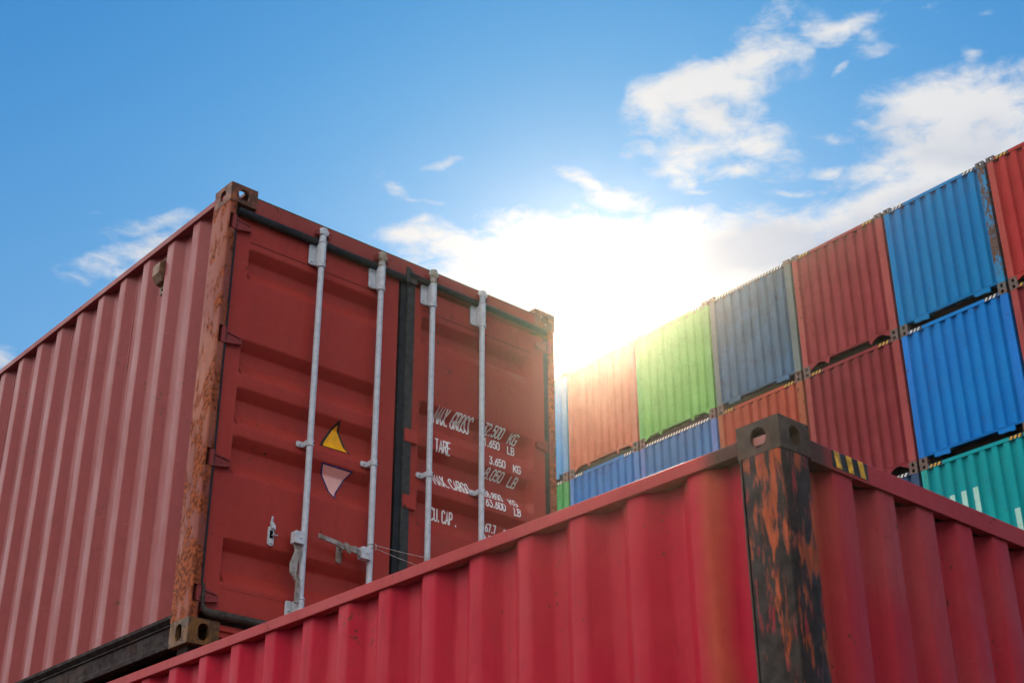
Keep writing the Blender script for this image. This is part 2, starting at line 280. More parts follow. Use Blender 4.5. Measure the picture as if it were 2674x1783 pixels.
def empty(name, label, cat, group=None, M4=None):
    o = bpy.data.objects.new(name, None); COL.objects.link(o); o['label'] = label; o['category'] = cat
    if group: o['group'] = group
    if M4 is not None: o.matrix_world = M4
    return o
def tag(o, label, cat, group=None, kind=None):
    if label: o['label'] = label
    if cat: o['category'] = cat
    if group: o['group'] = group
    if kind: o['kind'] = kind
    return o
def frame(loc, yaw): return Matrix.Translation(loc) @ Matrix.Rotation(yaw, 4, 'Z')

def casting(mb, x0, x1, y0, y1, z0, z1, holes, t=.026):
    """hollow corner casting: outer and inner box, oval holes through the named faces"""
    lo = (x0, y0, z0); hi = (x1, y1, z1); li = tuple(a + t for a in lo); hi_i = tuple(a - t for a in hi)
    for ax in range(3):
        for sg in (0, 1):
            a, b = [k for k in range(3) if k != ax]; key = ('-', '+')[sg] + 'xyz'[ax]
            def P(c, u, v): p = [0, 0, 0]; p[ax] = c; p[a] = u; p[b] = v; return tuple(p)
            co, ci = (hi[ax], hi_i[ax]) if sg else (lo[ax], li[ax])
            if key not in holes:
                mb.face([P(co, lo[a], lo[b]), P(co, hi[a], lo[b]), P(co, hi[a], hi[b]), P(co, lo[a], hi[b])])
                mb.face([P(ci, li[a], li[b]), P(ci, hi_i[a], li[b]), P(ci, hi_i[a], hi_i[b]), P(ci, li[a], hi_i[b])]); continue
            cu, cv = (lo[a] + hi[a]) / 2, (lo[b] + hi[b]) / 2; hu, hv = (hi[a] - lo[a]) / 2, (hi[b] - lo[b]) / 2
            ru, rv = holes[key]; n = 28; angs = sorted({round(math.atan2(y * hv, x * hu), 6) for x in (-1, 1) for y in (-1, 1)} | {round(-math.pi + 2 * math.pi * k / n, 6) for k in range(n)})
            def rect(an, h1, h2): c, s_ = math.cos(an), math.sin(an); k = min(h1 / abs(c) if abs(c) > 1e-9 else 1e9, h2 / abs(s_) if abs(s_) > 1e-9 else 1e9); return (cu + c * k, cv + s_ * k)
            def hole(an): # stadium
                c, s_ = math.cos(an), math.sin(an); rr = min(ru, rv); e1, e2 = ru - rr, rv - rr
                return (cu + rr * c + math.copysign(e1, c) * (abs(c) > 1e-3), cv + rr * s_ + math.copysign(e2, s_) * (abs(s_) > 1e-3))
            def rect_i(an): p = rect(an, hu - t, hv - t); return p
            for k in range(len(angs)):
                A, B = angs[k], angs[(k + 1) % len(angs)]
                mb.face([P(co, *rect(A, hu, hv)), P(co, *rect(B, hu, hv)), P(co, *hole(B)), P(co, *hole(A))])
                mb.face([P(ci, *rect_i(A)), P(ci, *rect_i(B)), P(ci, *hole(B)), P(ci, *hole(A))])
                mb.face([P(co, *hole(A)), P(co, *hole(B)), P(ci, *hole(B)), P(ci, *hole(A))])

def corr(s0, s1, first, period, flat, slope, depth):
    """corrugation profile from s0 to s1; outer flats start at first + k*period; returns [(s, inward depth)]"""
    pts = []; k = math.floor((s0 - first) / period) - 1
    raw = []
    while first + k * period < s1 + period:
        a = first + k * period; raw += [(a - slope, depth), (a, 0), (a + flat, 0), (a + flat + slope, depth)]; k += 1
    def at(s):
        for (p, d), (q, e) in zip(raw, raw[1:]):
            if p <= s <= q: return d + (e - d) * (s - p) / max(q - p, 1e-9)
        return depth
    pts = [(s0, at(s0))] + [(p, d) for p, d in raw if s0 + 1e-4 < p < s1 - 1e-4] + [(s1, at(s1))]
    return pts

def wall(axis, base, inward, prof, z0, z1, nz=1, dent=0.0, seed=0.0, rnd=0.0):
    """corrugated sheet; axis 'y': runs along y at x=base, axis 'x': runs along x at y=base"""
    mb = MB(); rows = []
    if rnd:   # soften every fold
        q = []
        for i, (s, d) in enumerate(prof):
            if 0 < i < len(prof) - 1:
                (ps, pd), (ns, nd) = prof[i - 1], prof[i + 1]; l1 = math.hypot(s - ps, d - pd); l2 = math.hypot(ns - s, nd - d)
                if l1 > 1e-6 and l2 > 1e-6:
                    r1 = min(rnd, l1 * .45); r2 = min(rnd, l2 * .45)
                    A = (s - (s - ps) / l1 * r1, d - (d - pd) / l1 * r1); B = (s + (ns - s) / l2 * r2, d + (nd - d) / l2 * r2)
                    q += [A, (.25 * A[0] + .5 * s + .25 * B[0], .25 * A[1] + .5 * d + .25 * B[1]), B]; continue
            q.append((s, d))
        prof = q
    for k in range(nz + 1):
        z = z0 + (z1 - z0) * k / nz; row = []
        for s, d in prof:
            e = mnoise.noise(Vector((s * 1.6 + seed, z * 1.1, seed))) * dent + mnoise.noise(Vector((s * 5 + seed, z * 3.0, seed + 9))) * dent * .35 if dent else 0
            c = base + inward * (d + max(0, e) * 1.0 + (e if dent else 0) * .5); row.append((c, s, z) if axis == 'y' else (s, c, z))
        rows.append(row)
    return mb.grid(rows)

# ------------------------------------------------------------ ground
GZ = -1.10; HAZE = 0.0005
g = MB().box(-600, 600, -600, 900, GZ - .4, GZ); tag(g.build('ground', M['concrete']), None, None, kind='structure')

# ============================================================ container with doors (on top, at the left)
HA, WA, LA = 2.591, 2.438, 12.192
def build_shell(root, W, Lg, H, mats, ribs, railz, lab=None):
    """the sides that the photograph does not show, so that the box is closed"""
    side, roof, dark = mats
    wall('y', W - .012, -1, corr(.178, Lg - .178, .347, .29, .078, .06, .045), .165, H - .08).build('side_wall', side, root)
    wall('x', Lg - .012, -1, corr(.17, W - .17, .28, .2555, .112, .02, .045), .165, H - .08).build('end_wall', side, root)
    MB().box(.012, W - .012, .06, Lg - .06, H - .075, H - .047).build('roof', roof, root)
    MB().box(.02, W - .02, .06, Lg - .06, .125, .16).build('floor', dark, root)
    MB().box(W - .05, W, .178, Lg - .178, H - .09, H - .043).build('top_rail', side, root)
    MB().box(W - .05, W - .003, .178, Lg - .178, .02, .166).build('bottom_rail', dark, root)
    MB().box(.178, W - .178, Lg - .05, Lg, H - .12, H - .043).build('top_rail', side, root)
    MB().box(.178, W - .178, Lg - .05, Lg, .02, .166).build('bottom_rail', dark, root)
    for x in (0, W - .15): MB().box(x, x + .15, Lg - .15, Lg, .118, H - .118).build('corner_post', side, root)
    for x0 in (0, W - .162):
        for z0 in (0, H - .118):
            mb = MB(); h = {('+y'): (.032, .04), ('-x' if x0 == 0 else '+x'): (.04, .032), ('-z' if z0 == 0 else '+z'): (.03, .055)}
            casting(mb, x0, x0 + .162, Lg - .178, Lg, z0, z0 + .118, h); mb.build('corner_casting', mats[0], root, bevel=.005)

A = empty('shipping_container', 'brick red container with closed double doors, stacked on the crimson container at the left', 'shipping container', 'stacked shipping containers',
          frame((-1.5483, 6.62705, 1.806), .72569))
build_shell(A, WA, LA, HA, (M['a_side'], M['roof'], M['dark_rail']), None, None)
pa = corr(.165, LA - .17, .347, .29, .078, .060, .045)
wall('y', .012, 1, pa, .166, 2.515, nz=26, dent=.003, rnd=.007).build('side_wall', M['a_side'], A, smooth=30)
# thin welded seams beside some ribs
for k in (3, 6, 9, 13, 17): y = .347 + .29 * k - .060 - .012; MB().box(.0560, .0585, y - .0012, y + .0012, .17, 2.5).build('weld_seam', M['a_rail'], A)
rl = MB().prism([(-.002, 2.507), (.05, 2.507), (.05, 2.549), (.004, 2.549), (-.002, 2.545)], 1, .162, LA - .178)
rl.build('top_rail', M['a_rail'], A, bevel=.003)
MB().prism([(.002, .166), (.06, .166), (.06, .150), (.016, .150), (.020, .060), (.030, .030), (.012, .026), (.012, .016), (.06, .016), (.06, .0), (-.004 + .006, .0), (.002, .022), (.010, .040), (.008, .150)][::1] if False else
           [(.000, .170), (.06, .170), (.06, .006), (.004, .006), (.004, .028), (.030, .034), (.034, .058), (.030, .125), (.012, .140), (.000, .152)], 1, .163, LA - .178).build('bottom_rail', M['dark_rail'], A, bevel=.002)
# front corner posts: broad rusted flank, rounded nose, notches where the hinges swing
NOTCH = [(.205, .290), (.905, 1.0), (1.6, 1.7), (2.30, 2.395)]
for side in (0, 1):
    def X(x): return x if side == 0 else WA - x
    body = MB()
    body.prism([(X(.0), .012), (X(.004), .004), (X(.008), .001), (X(.010), .001), (X(.010), .05), (X(.022), .05), (X(.022), .178), (X(.0), .178)], 2, .125, HA - .118)
    zz = [.125] + [z for n in NOTCH for z in n] + [HA - .118]
    for a, b in zip(zz[::2], zz[1::2]):
        body.prism([(X(.0101), .0), (X(.040), .0), (X(.050), .006), (X(.052), .016), (X(.052), .0499), (X(.0101), .0499)], 2, a, b)
    body.prism([(X(.0222), .0502), (X(.05), .0502), (X(.05), .12), (X(.0222), .12)], 2, .126, HA - .119)
    for z0, z1 in NOTCH: MB().prism([(X(.0103), .026), (X(.029), .026), (X(.029), .049), (X(.0103), .049)], 2, z0 + .001, z1 - .001).build('hinge_shade', M['black'], A)  # near-black insert stands in for the shade in each hinge slot
    body.build('corner_post', M['a_post'], A, smooth=50, label='orange rust stained front post beside the side wall' if side == 0 else None)
    for k, (z0, z1) in enumerate(((0, .125), (HA - .118, HA))):
        mb = MB(); x0 = 0 if side == 0 else WA - .168
        h = {'-y': (.030, .042) if z0 == 0 else (.036, .036), ('-x' if side == 0 else '+x'): (.030, .042) if z0 == 0 else (.03, .034), ('-z' if z0 == 0 else '+z'): (.032, .058)}
        casting(mb, x0 - .001, x0 + .169, -.003, .172, z0, z1, h, t=.022)
        mb.build('corner_casting', M['a_castlow'] if z0 == 0 else M['a_cast'], A, bevel=.008)
# header, with a thin drip lip
MB().prism([(.004, 2.547), (.004, 2.452), (.020, 2.436), (.09, 2.436), (.09, 2.547)], 0, .169, WA - .169).build('door_header', M['a_header'], A, bevel=.003)
MB().box(.169, WA - .169, .003, .012, 2.5475, 2.5515).build('drip_lip', M['dark_rail'], A)
# sill
sl_ = MB().box(.169, WA - .169, .012, .12, .055, .118); sl_.box(.169, WA - .169, -.002, .012, .085, .1)
sl_.build('door_sill', M['a_door'], A, bevel=.003)
MB().box(.17, WA - .17, .03, .12, .0, .055).build('sill_recess', M['black'], A)
# black sheet painted as the shade behind the door joints
MB().box(.06, WA - .06, .115, .14, .12, 2.44).build('rebate_shade', M['black'], A)

YD = .03
BANDS = [(2.234, 2.040), (1.679, 1.468), (1.397, 1.178), (1.123, .903), (.567, .330)]
DEP = .058
def door_y(z):
    for t_, b_ in BANDS:
        if b_ <= z <= t_:
            if z > t_ - .052: return YD + DEP * (t_ - z) / .052
            if z < b_ + .080: return YD + DEP * (z - b_) / .080
            return YD + DEP
    return YD
ZB = sorted({.172, 2.412} | {z for t_, b_ in BANDS for z in (t_, t_ - .052, b_ + .080, b_)})
def door(x0, x1, px0, px1):
    d = MB(); xs = [x0 + .004, px0, px0 + .03, px1 - .03, px1, x1 - .004]
    # round the folds a little
    zs = []
    for z in ZB:
        if z in (.172, 2.412): zs.append(z)
        else: zs += [z - .007, z - .0025, z + .0025, z + .007]
    def sy(z): # smoothed profile
        return sum(door_y(z + e) * w for e, w in ((-.006, .25), (0, .5), (.006, .25)))
    rows = [[(x, (sy(z) if 0 < i - 1 < 3 and i not in (1, 4) else YD), z) for i, x in enumerate(xs)] for z in zs]
    d.grid(rows)
    d.face([(xs[0], YD, .172), (xs[0], YD + .07, .172), (xs[0], YD + .07, 2.412), (xs[0], YD, 2.412)])
    d.face([(xs[-1], YD, .172), (xs[-1], YD + .07, .172), (xs[-1], YD + .07, 2.412), (xs[-1], YD, 2.412)])
    d.face([(xs[0], YD, .172), (xs[0], YD + .07, .172), (xs[-1], YD + .07, .172), (xs[-1], YD, .172)])
    d.face([(xs[0], YD, 2.412), (xs[0], YD + .07, 2.412), (xs[-1], YD + .07, 2.412), (xs[-1], YD, 2.412)])
    return d
def bolt(mb, x, y, z, r=.007, h=.006): mb.tube([(x, y, z), (x, y - h * .6, z), (x, y - h, z)], [r, r, r * .55], 10)

def plate_round(mb, x0, x1, z0, z1, y0, y1, r):
    """rounded upright plate in the x-z plane"""
    p = []
    for cx_, cz_, a0 in ((x1 - r, z1 - r, 0), (x0 + r, z1 - r, 90), (x0 + r, z0 + r, 180), (x1 - r, z0 + r, 270)):
        for k in range(5): a = R(a0 + 22.5 * k); p.append((cx_ + r * math.cos(a), cz_ + r * math.sin(a)))
    mb.prism(p, 1, y0, y1)

def arc(cx_, cy_, rx, ry, a0, a1, n=7): return [(cx_ + rx * math.cos(R(a0 + (a1 - a0) * k / n)), cy_ + ry * math.sin(R(a0 + (a1 - a0) * k / n))) for k in range(n + 1)]
def oval(x0, x1, y0, y1, ry=.22):
    cx_, rx = (x0 + x1) / 2, (x1 - x0) / 2
    return arc(cx_, y1 - ry, rx, ry, 0, 180, 8) + arc(cx_, y0 + ry, rx, ry, 180, 360, 8)
GLYPH = {   # narrow stencil capitals as single strokes in a unit box; (points, closed)
 'M': [([(0, 0), (0, 1), (.5, .35), (1, 1), (1, 0)], 0)], 'A': [([(0, 0), (.5, 1), (1, 0)], 0), ([(.2, .32), (.8, .32)], 0)], 'X': [([(0, 0), (1, 1)], 0), ([(0, 1), (1, 0)], 0)],
 'G': [(arc(.5, .78, .5, .22, 15, 180) + arc(.5, .22, .5, .22, 180, 360) + [(1, .48), (.55, .48)], 0)], 'R': [([(0, 0), (0, 1)] + [(.5, 1)] + arc(.6, .75, .4, .25, 80, -80, 6) + [(.5, .5), (0, .5)], 0), ([(.5, .5), (1, 0)], 0)],
 'O': [(oval(0, 1, 0, 1), 1)], 'S': [(arc(.5, .76, .5, .24, 10, 200, 7) + arc(.5, .24, .5, .26, 20, -170, 8), 0)], 'T': [([(0, 1), (1, 1)], 0), ([(.5, 1), (.5, 0)], 0)],
 'E': [([(1, 1), (0, 1), (0, 0), (1, 0)], 0), ([(0, .52), (.85, .52)], 0)], 'C': [(arc(.5, .78, .5, .22, 10, 180) + arc(.5, .22, .5, .22, 180, 350), 0)], 'U': [([(0, 1)] + arc(.5, .24, .5, .24, 180, 360, 8) + [(1, 1)], 0)],
 'P': [([(0, 0), (0, 1), (.5, 1)] + arc(.6, .74, .4, .26, 80, -80, 6) + [(.5, .48), (0, .48)], 0)], 'K': [([(0, 0), (0, 1)], 0), ([(1, 1), (.08, .42)], 0), ([(.35, .6), (1, 0)], 0)], 'L': [([(0, 1), (0, 0), (1, 0)], 0)],
 'B': [([(.5, .52), (0, .52), (0, 1), (.5, 1)] + arc(.55, .76, .38, .24, 80, -80, 6) + [(.5, .52)], 0), ([(0, .52), (0, 0), (.5, 0)] + arc(.6, .26, .4, .26, -80, 80, 6), 0)], 'F': [([(1, 1), (0, 1), (0, 0)], 0), ([(0, .52), (.85, .52)], 0)],
 '.': [([(.5, -.02), (.5, .10)], 0)], ',': [([(.6, .10), (.4, -.14)], 0)], '0': [(oval(0, 1, 0, 1), 1)], '1': [([(.25, .8), (.6, 1), (.6, 0)], 0)], '2': [(arc(.5, .76, .5, .24, 165, -20, 7) + [(0, 0), (1, 0)], 0)],
 '3': [([(.05, 1), (.95, 1), (.45, .6)] + arc(.5, .29, .5, .29, 80, -160, 8), 0)], '5': [([(.95, 1), (.1, 1), (.05, .55)] + arc(.48, .31, .5, .31, 115, -155, 9), 0)], '6': [([(.85, 1), (.1, .5)] + arc(.5, .28, .47, .28, 165, -195, 12), 0)],
 '7': [([(0, 1), (1, 1), (.35, 0)], 0)], '8': [(oval(.08, .92, .53, 1, .2), 1), (oval(0, 1, 0, .53, .22), 1)], '9': [([(.15, 0), (.9, .5)] + arc(.5, .72, .47, .28, -15, 345, 12), 0)]}
def ribbon(bm, pts, closed, w, y):
    n = len(pts); L_ = []; R_ = []
    for k in range(n):
        p = Vector(pts[k]); a = Vector(pts[k - 1]) if (k or closed) else None; b = Vector(pts[(k + 1) % n]) if (k < n - 1 or closed) else None
        d1 = (p - a).normalized() if a is not None and (p - a).length > 1e-9 else None; d2 = (b - p).normalized() if b is not None and (b - p).length > 1e-9 else None
        d1 = d1 or d2; d2 = d2 or d1; t = (d1 + d2); t = t.normalized() if t.length > .2 else d1
        nn = Vector((-t.y, t.x)); k_ = min(1.6, 1 / max(.3, nn.dot(Vector((-d1.y, d1.x))))); ext = Vector((0, 0))
        if not closed and k == 0: ext = -d2 * w * .4
        if not closed and k == n - 1: ext = d1 * w * .4
        L_.append(bm.verts.new((p.x + nn.x * w * k_ + ext.x, y, p.y + nn.y * w * k_ + ext.y))); R_.append(bm.verts.new((p.x - nn.x * w * k_ + ext.x, y, p.y - nn.y * w * k_ + ext.y)))
    for k in range(n if closed else n - 1):
        j_ = (k + 1) % n; bm.faces.new((L_[k], R_[k], R_[j_], L_[j_]))
def text_mesh(s, x0, x1, z0, h):
    """letters painted on the pressed door sheet, following its folds"""
    adv = [(.42 if c == ' ' else .45 if c in '.,' else 1.15 if c == 'M' else 1.0) for c in s]; gap = .34; tot = sum(adv) + gap * (len(s) - 1); u = (x1 - x0) / tot
    bm = bmesh.new(); x = x0; w = max(.0042, h * .062); n = 0
    for c, a in zip(s, adv):
        for pts, cl in GLYPH.get(c, []):
            q = [(x + px * a * u, z0 + pz * h) for px, pz in pts]; ribbon(bm, q, cl, w, n * .00008); n += 1
        x += (a + gap) * u
    for z in ZB:
        for e in (-.006, 0, .006): bmesh.ops.bisect_plane(bm, geom=bm.verts[:] + bm.edges[:] + bm.faces[:], plane_co=(0, 0, z + e), plane_no=(0, 0, 1))
    for v in bm.verts: v.co.y = sum(door_y(v.co.z + e) * w_ for e, w_ in ((-.006, .25), (0, .5), (.006, .25))) - .0018 - v.co.y
    me = bpy.data.meshes.new('lettering'); bm.to_mesh(me); bm.free(); return me
def poly_on_door(poly, off):
    bm = bmesh.new(); bm.faces.new([bm.verts.new((x, 0, z)) for x, z in poly]); bmesh.ops.triangulate(bm, faces=bm.faces)
    for z in ZB:
        for e in (-.006, 0, .006): bmesh.ops.bisect_plane(bm, geom=bm.verts[:] + bm.edges[:] + bm.faces[:], plane_co=(0, 0, z + e), plane_no=(0, 0, 1))
    for v in bm.verts: v.co.y = sum(door_y(v.co.z + e) * w for e, w in ((-.006, .25), (0, .5), (.006, .25))) - off
    me = bpy.data.meshes.new('sticker'); bm.to_mesh(me); bm.free(); return me
def link(me, name, mat, parent, label=None):
    o = bpy.data.objects.new(name, me); COL.objects.link(o); me.materials.append(mat); o.parent = parent
    if label: o['label'] = label
    return o

def hinge(dr, z0, z1, side):
    sg = 1 if side == 0 else -1; ox = 0 if side == 0 else WA
    def X(x): return ox + sg * x
    m = MB(); zc = (z0 + z1) / 2
    m.prism([(X(.050), zc + .045), (X(.155), zc + .012), (X(.155), zc - .024), (X(.050), zc - .042)], 1, .012, YD + .001)
    m.prism([(X(.060), zc + .030), (X(.146), zc + .014), (X(.146), zc + .008), (X(.060), zc + .022)], 1, .006, .012)
    m.prism([(X(.050), zc - .036), (X(.155), zc - .019), (X(.155), zc - .024), (X(.050), zc - .043)], 1, .004, .012)
    m.box(min(X(.030), X(.052)), max(X(.030), X(.052)), -.002, .045, z0 + .004, z1 - .004)
    bolt(m, X(.105), .012, zc - .006, .006, .003)
    m.build('hinge', M['a_rail'] if side == 0 else M['a_header'], dr, bevel=.002)

def locking_bar(dr, x, zt, zlow, zup, zmid, mats, rusty):
    yb = -.024; r = .0172
    m = MB().tube([(x, yb, .13), (x, yb, zup - .075)], r, 18); m.tube([(x, yb, zup - .08), (x, yb, zt - .05)], .0205, 18)
    m.build('locking_bar', mats[0], dr, smooth=50)
    c = MB()   # cam head hooked in its keeper
    c.tube([(x, yb, zup + .0705), (x, yb, zup + .082)], .026, 16); c.tube([(x, yb, zup + .08), (x, yb, zup + .135)], .0207, 14); c.tube([(x, yb, zup + .13), (x, yb, zup + .140)], .024, 16)
    c.tube([(x, yb, zup + .14), (x, yb, zup + .155), (x, yb, zup + .165)], [.020, .026, .026], 10)
    c.prism([(x - .026, zt - .035), (x + .022, zt - .035), (x + .028, zt - .014), (x + .012, zt), (x - .020, zt), (x - .030, zt - .012)], 1, yb - .022, yb + .010)
    c.build('cam_head', M['galvr'] if rusty else mats[1], dr, bevel=.003, smooth=40)
    b = MB()   # upper bearing bracket
    plate_round(b, x - .062, x - .012, zup - .066, zup + .066, .012, .024, .014)
    b.box(x - .052, x + .02, .0241, YD + .001, zup - .05, zup + .05)
    b.prism([(x - .016 - .004, .0121), (x - .022, yb + .004), (x - .016, yb - .018), (x, yb - .026), (x + .016, yb - .018), (x + .024, yb + .002), (x + .027, .024), (x + .010, .026), (x + .010, .0121)], 2, zup - .070, zup + .070)
    b.tube([(x, yb, zup - .088), (x, yb, zup - .071)], .0255, 16)
    for dz in (-.045, .045): bolt(b, x - .044, .012, zup + dz, .008, .007)
    b.build('bar_bracket', M['galv'], dr, bevel=.003, smooth=40)
    for dz in (-.045, .045): MB().tube([(x + .0165, yb - .0165, zup + dz), (x + .0185, yb - .0195, zup + dz)], .0060, 10).build('bracket_hole', M['black'], dr)
    for zc, hh in ((zmid, .016), (zlow, .05)):
        b = MB(); plate_round(b, x - .058, x - .012, zc - hh, zc + hh, .016, .026, .010)
        b.box(x - .05, x + .02, .0261, YD + .001, zc - hh * .7, zc + hh * .7)
        b.prism([(x - .020, .0161), (x - .022, yb + .004), (x - .016, yb - .017), (x, yb - .023), (x + .016, yb - .017), (x + .023, yb + .002), (x + .024, .026), (x + .010, .026), (x + .010, .0161)], 2, zc - hh, zc + hh)
        bolt(b, x - .040, .016, zc, .008, .007)
        if hh > .03: b.tube([(x, yb, zc + hh + .001), (x, yb, zc + hh + .012)], .024, 16)
        b.build('bar_guide', M['galv'], dr, bevel=.002, smooth=40)
        k = MB().tube([(x + .012, yb - .0195, zc), (x + .0125, yb - .0218, zc)], .0045, 10); k.build('bracket_hole', M['black'], dr)

def keeper_fork(x, zt):
    for sx, ex in ((-1, -.004), (1, .012)):
        m = MB()
        m.prism([(x + sx * .020 + ex, zt - .045), (x + sx * .040 + ex, zt - .038), (x + sx * .044 + ex, zt - .008), (x + sx * .024 + ex, zt - .002)], 1, -.030, .006)
        m.prism([(x + sx * .030 + ex, zt - .016), (x + sx * .056 + ex, zt - .020), (x + sx * .030 + ex, zt - .006)], 1, -.034, -.028)
        m.build('cam_keeper', M['a_rail'], A, bevel=.003)

def handle_catch(dr, x, z0, z1, locked):
    m = MB(); zc = z0 + .055
    plate_round(m, x - .017, x + .017, z0, z1 - .03, .018, YD + .001, .016)
    if not locked:
        m.prism([(x - .006, z1 - .045), (x + .018, z1 - .052), (x + .016, z1 - .028), (x - .004, z1 - .006), (x - .016, z1 - .018)], 1, .006, .0179)
        m.prism([(x - .016, z1 - .020), (x - .004, z1 - .010), (x - .002, z1 + .016), (x - .010, z1 + .018)], 1, .004, .012)
    else:
        m.prism([(x - .014, z1 - .036), (x + .012, z1 - .040), (x + .018, z1 - .075), (x + .028, z1 - .090), (x + .010, z1 - .092), (x - .010, z1 - .062)], 1, -.052, -.042)
        m.box(x - .008, x + .008, -.042, .018, z1 - .056, z1 - .040)
    bolt(m, x + .004, .010, z1 - .040, .008, .008); bolt(m, x, .018, z0 + .016, .007, .006)
    m.build('handle_catch', M['galvd'] if locked else M['galv'], dr, bevel=.002)
    if not locked:
        k = MB().box(x - .010, x + .008, .0168, .0182, z0 + .040, z0 + .082); k.build('catch_slot', M['black'], dr)
        MB().box(x, x + .026, -.006, .016, z0 + .052, z0 + .057).build('catch_tongue', M['galv'], dr, bevel=.001)

def lever(dr, xb, z, horizontal):
    """door handle: clamp block on the bar, cranked flat arm, grip"""
    m = MB(); yb = -.024
    plate_round(m, xb - .070, xb - .012, z - .033, z + .033, yb - .028, yb + .016, .006)
    bolt(m, xb - .036, yb - .028, z, .007, .006)
    m.build('handle_hub', M['galv'], dr, bevel=.004)
    if horizontal:
        P = [(xb - .070, z - .004, yb - .004, .020), (xb - .110, z + .004, yb - .020, .020), (xb - .155, z + .008, yb - .006, .014), (xb - .185, z + .006, yb - .010, .017), (xb - .215, z + .014, yb - .014, .015), (xb - .235, z + .016, yb - .018, .013), (xb - .345, z + .030, yb - .018, .013)]
        m = MB(); rows = []
        for x, zc, y, h in P: rows.append([(x, y - .006, zc - h), (x, y + .006, zc - h), (x, y + .006, zc + h), (x, y - .006, zc + h), (x, y - .006, zc - h)])
        m.grid(rows); m.face(rows[0][:4]); m.face(rows[-1][:4])
    else:
        xc = xb - .044
        P = [(z - .033, xc, yb - .004, .022), (z - .075, xc + .006, yb - .018, .022), (z - .14, xc - .014, yb - .008, .022), (z - .19, xc - .012, yb - .008, .022), (z - .215, xc + .006, yb - .012, .018), (z - .235, xc + .012, yb - .018, .013), (z - .345, xc + .010, yb - .018, .012)]
        m = MB(); rows = []
        for zc, x, y, h in P: rows.append([(x - h, y - .006, zc), (x - h, y + .006, zc), (x + h, y + .006, zc), (x + h, y - .006, zc), (x - h, y - .006, zc)])
        m.grid(rows); m.face(rows[0][:4]); m.face(rows[-1][:4])
    m.build('door_handle', M['galvd'], dr, bevel=.003)

# left leaf
DL = door(.068, 1.197, .163, 1.088).build('door', M['a_door'], A, smooth=25, label='left door leaf with the two triangle stickers')
for z0, z1 in NOTCH: hinge(DL, z0, z1, 0)
BX = [.602, 1.024, 1.411, 1.802]
locking_bar(DL, BX[0], 2.498, .262, 2.342, 1.172, (M['galvp'], M['galv']), False)
locking_bar(DL, BX[1], 2.494, .262, 2.345, 1.170, (M['galvp'], M['galvr']), True)
handle_catch(DL, .432, .575, .712, False); handle_catch(DL, .856, .575, .705, True)
lever(DL, BX[0], .632, False); lever(DL, BX[1], .640, True)
# pressed lines above and below the folds
MB().box(.165, 1.085, YD - .0016, YD + .001, 2.272, 2.275).build('pressed_line', M['dark_rail'], DL); MB().box(.165, .95, YD - .0010, YD + .001, .305, .307).build('pressed_line', M['a_rail'], DL)
def tri(pts, bulge=None): return pts
yt = [(.826, 1.398), (.722, 1.222), (.926, 1.222)]; ct = (.825, 1.275)
def grow(p, c, k): return [(c[0] + (x - c[0]) * k, c[1] + (z - c[1]) * k) for x, z in p]
link(poly_on_door(grow(yt, ct, 1.0), .0016), 'sticker', M['stickblack'], DL, 'black edged triangle sticker'); link(poly_on_door(grow([(.826, 1.378), (.735, 1.224), (.914, 1.224)], ct, .92), .0030), 'sticker_face', M['yellow'], DL, 'orange yellow triangle')
wt = [(.722, 1.118), (.934, 1.116), (.832, .935)]; cw = (.829, 1.06)
link(poly_on_door(wt, .0016), 'sticker', M['stickblue'], DL, 'blue edged upside down triangle sticker'); link(poly_on_door(grow(wt, cw, .86), .0030), 'sticker_face', M['pinkwhite'], DL, 'faded pink and white triangle')
# right leaf
DR = door(1.252, WA - .072, 1.368, 2.262).build('door', M['a_door'], A, smooth=25, label='right door leaf with the white weight markings')
for z0, z1 in NOTCH: hinge(DR, z0, z1, 1)
locking_bar(DR, BX[2], 2.525, .27, 2.372, 1.204, (M['galvp'], M['galvr']), True)
locking_bar(DR, BX[3], 2.525, .27, 2.368, 1.196, (M['galv'], M['galv']), False)
handle_catch(DR, 1.60, .575, .705, True); lever(DR, BX[3], .62, True)
ln = MB().box(1.372, 2.255, YD - .0016, YD + .001, 2.272, 2.275); ln.build('pressed_line', M['dark_rail'], DR)
for x, zt in zip(BX, (2.500, 2.497, 2.505, 2.505)): keeper_fork(x, zt)
for s, x0, x1, z0, h in (('MAX. GROSS', 1.520, 1.788, 1.597, .082), ('TARE', 1.494, 1.606, 1.392, .076), ('MAX. CARGO', 1.510, 1.782, 1.192, .078), ('CU. CAP .', 1.514, 1.704, .990, .074),
                         ('32.500', 1.886, 2.038, 1.630, .050), ('KG', 2.098, 2.160, 1.622, .050), ('71.650', 1.884, 2.036, 1.560, .047), ('LB', 2.104, 2.156, 1.556, .047),
                         ('3.650', 1.908, 2.032, 1.422, .046), ('KG', 2.100, 2.156, 1.417, .046), ('8.050', 1.902, 2.036, 1.345, .048), ('LB', 2.094, 2.152, 1.339, .048),
                         ('28.850', 1.900, 2.044, 1.222, .044), ('KG', 2.100, 2.160, 1.214, .044), ('63.600', 1.884, 2.034, 1.150, .047), ('LB', 2.106, 2.154, 1.143, .047),
                         ('67.7', 1.926, 2.006, 1.016, .048), ('CU.M', 2.07, 2.17, 1.01, .046), ('2,390', 1.90, 2.03, .945, .046), ('CU.FT', 2.05, 2.17, .94, .046)):
    link(text_mesh(s, x0, x1, z0, h), 'lettering', M['white_letter'], DR)
MB().prism([(1.246, .010), (1.300, .006), (1.304, .022), (1.304, YD + .001), (1.246, YD + .001)], 2, .175, 2.425).build('door_seal', M['flap'], DR, bevel=.002)
MB().box(1.252, 1.345, .002, YD, .20 + .78, .20 + .86).build('seal_clamp', M['a_door'], DR, bevel=.003)
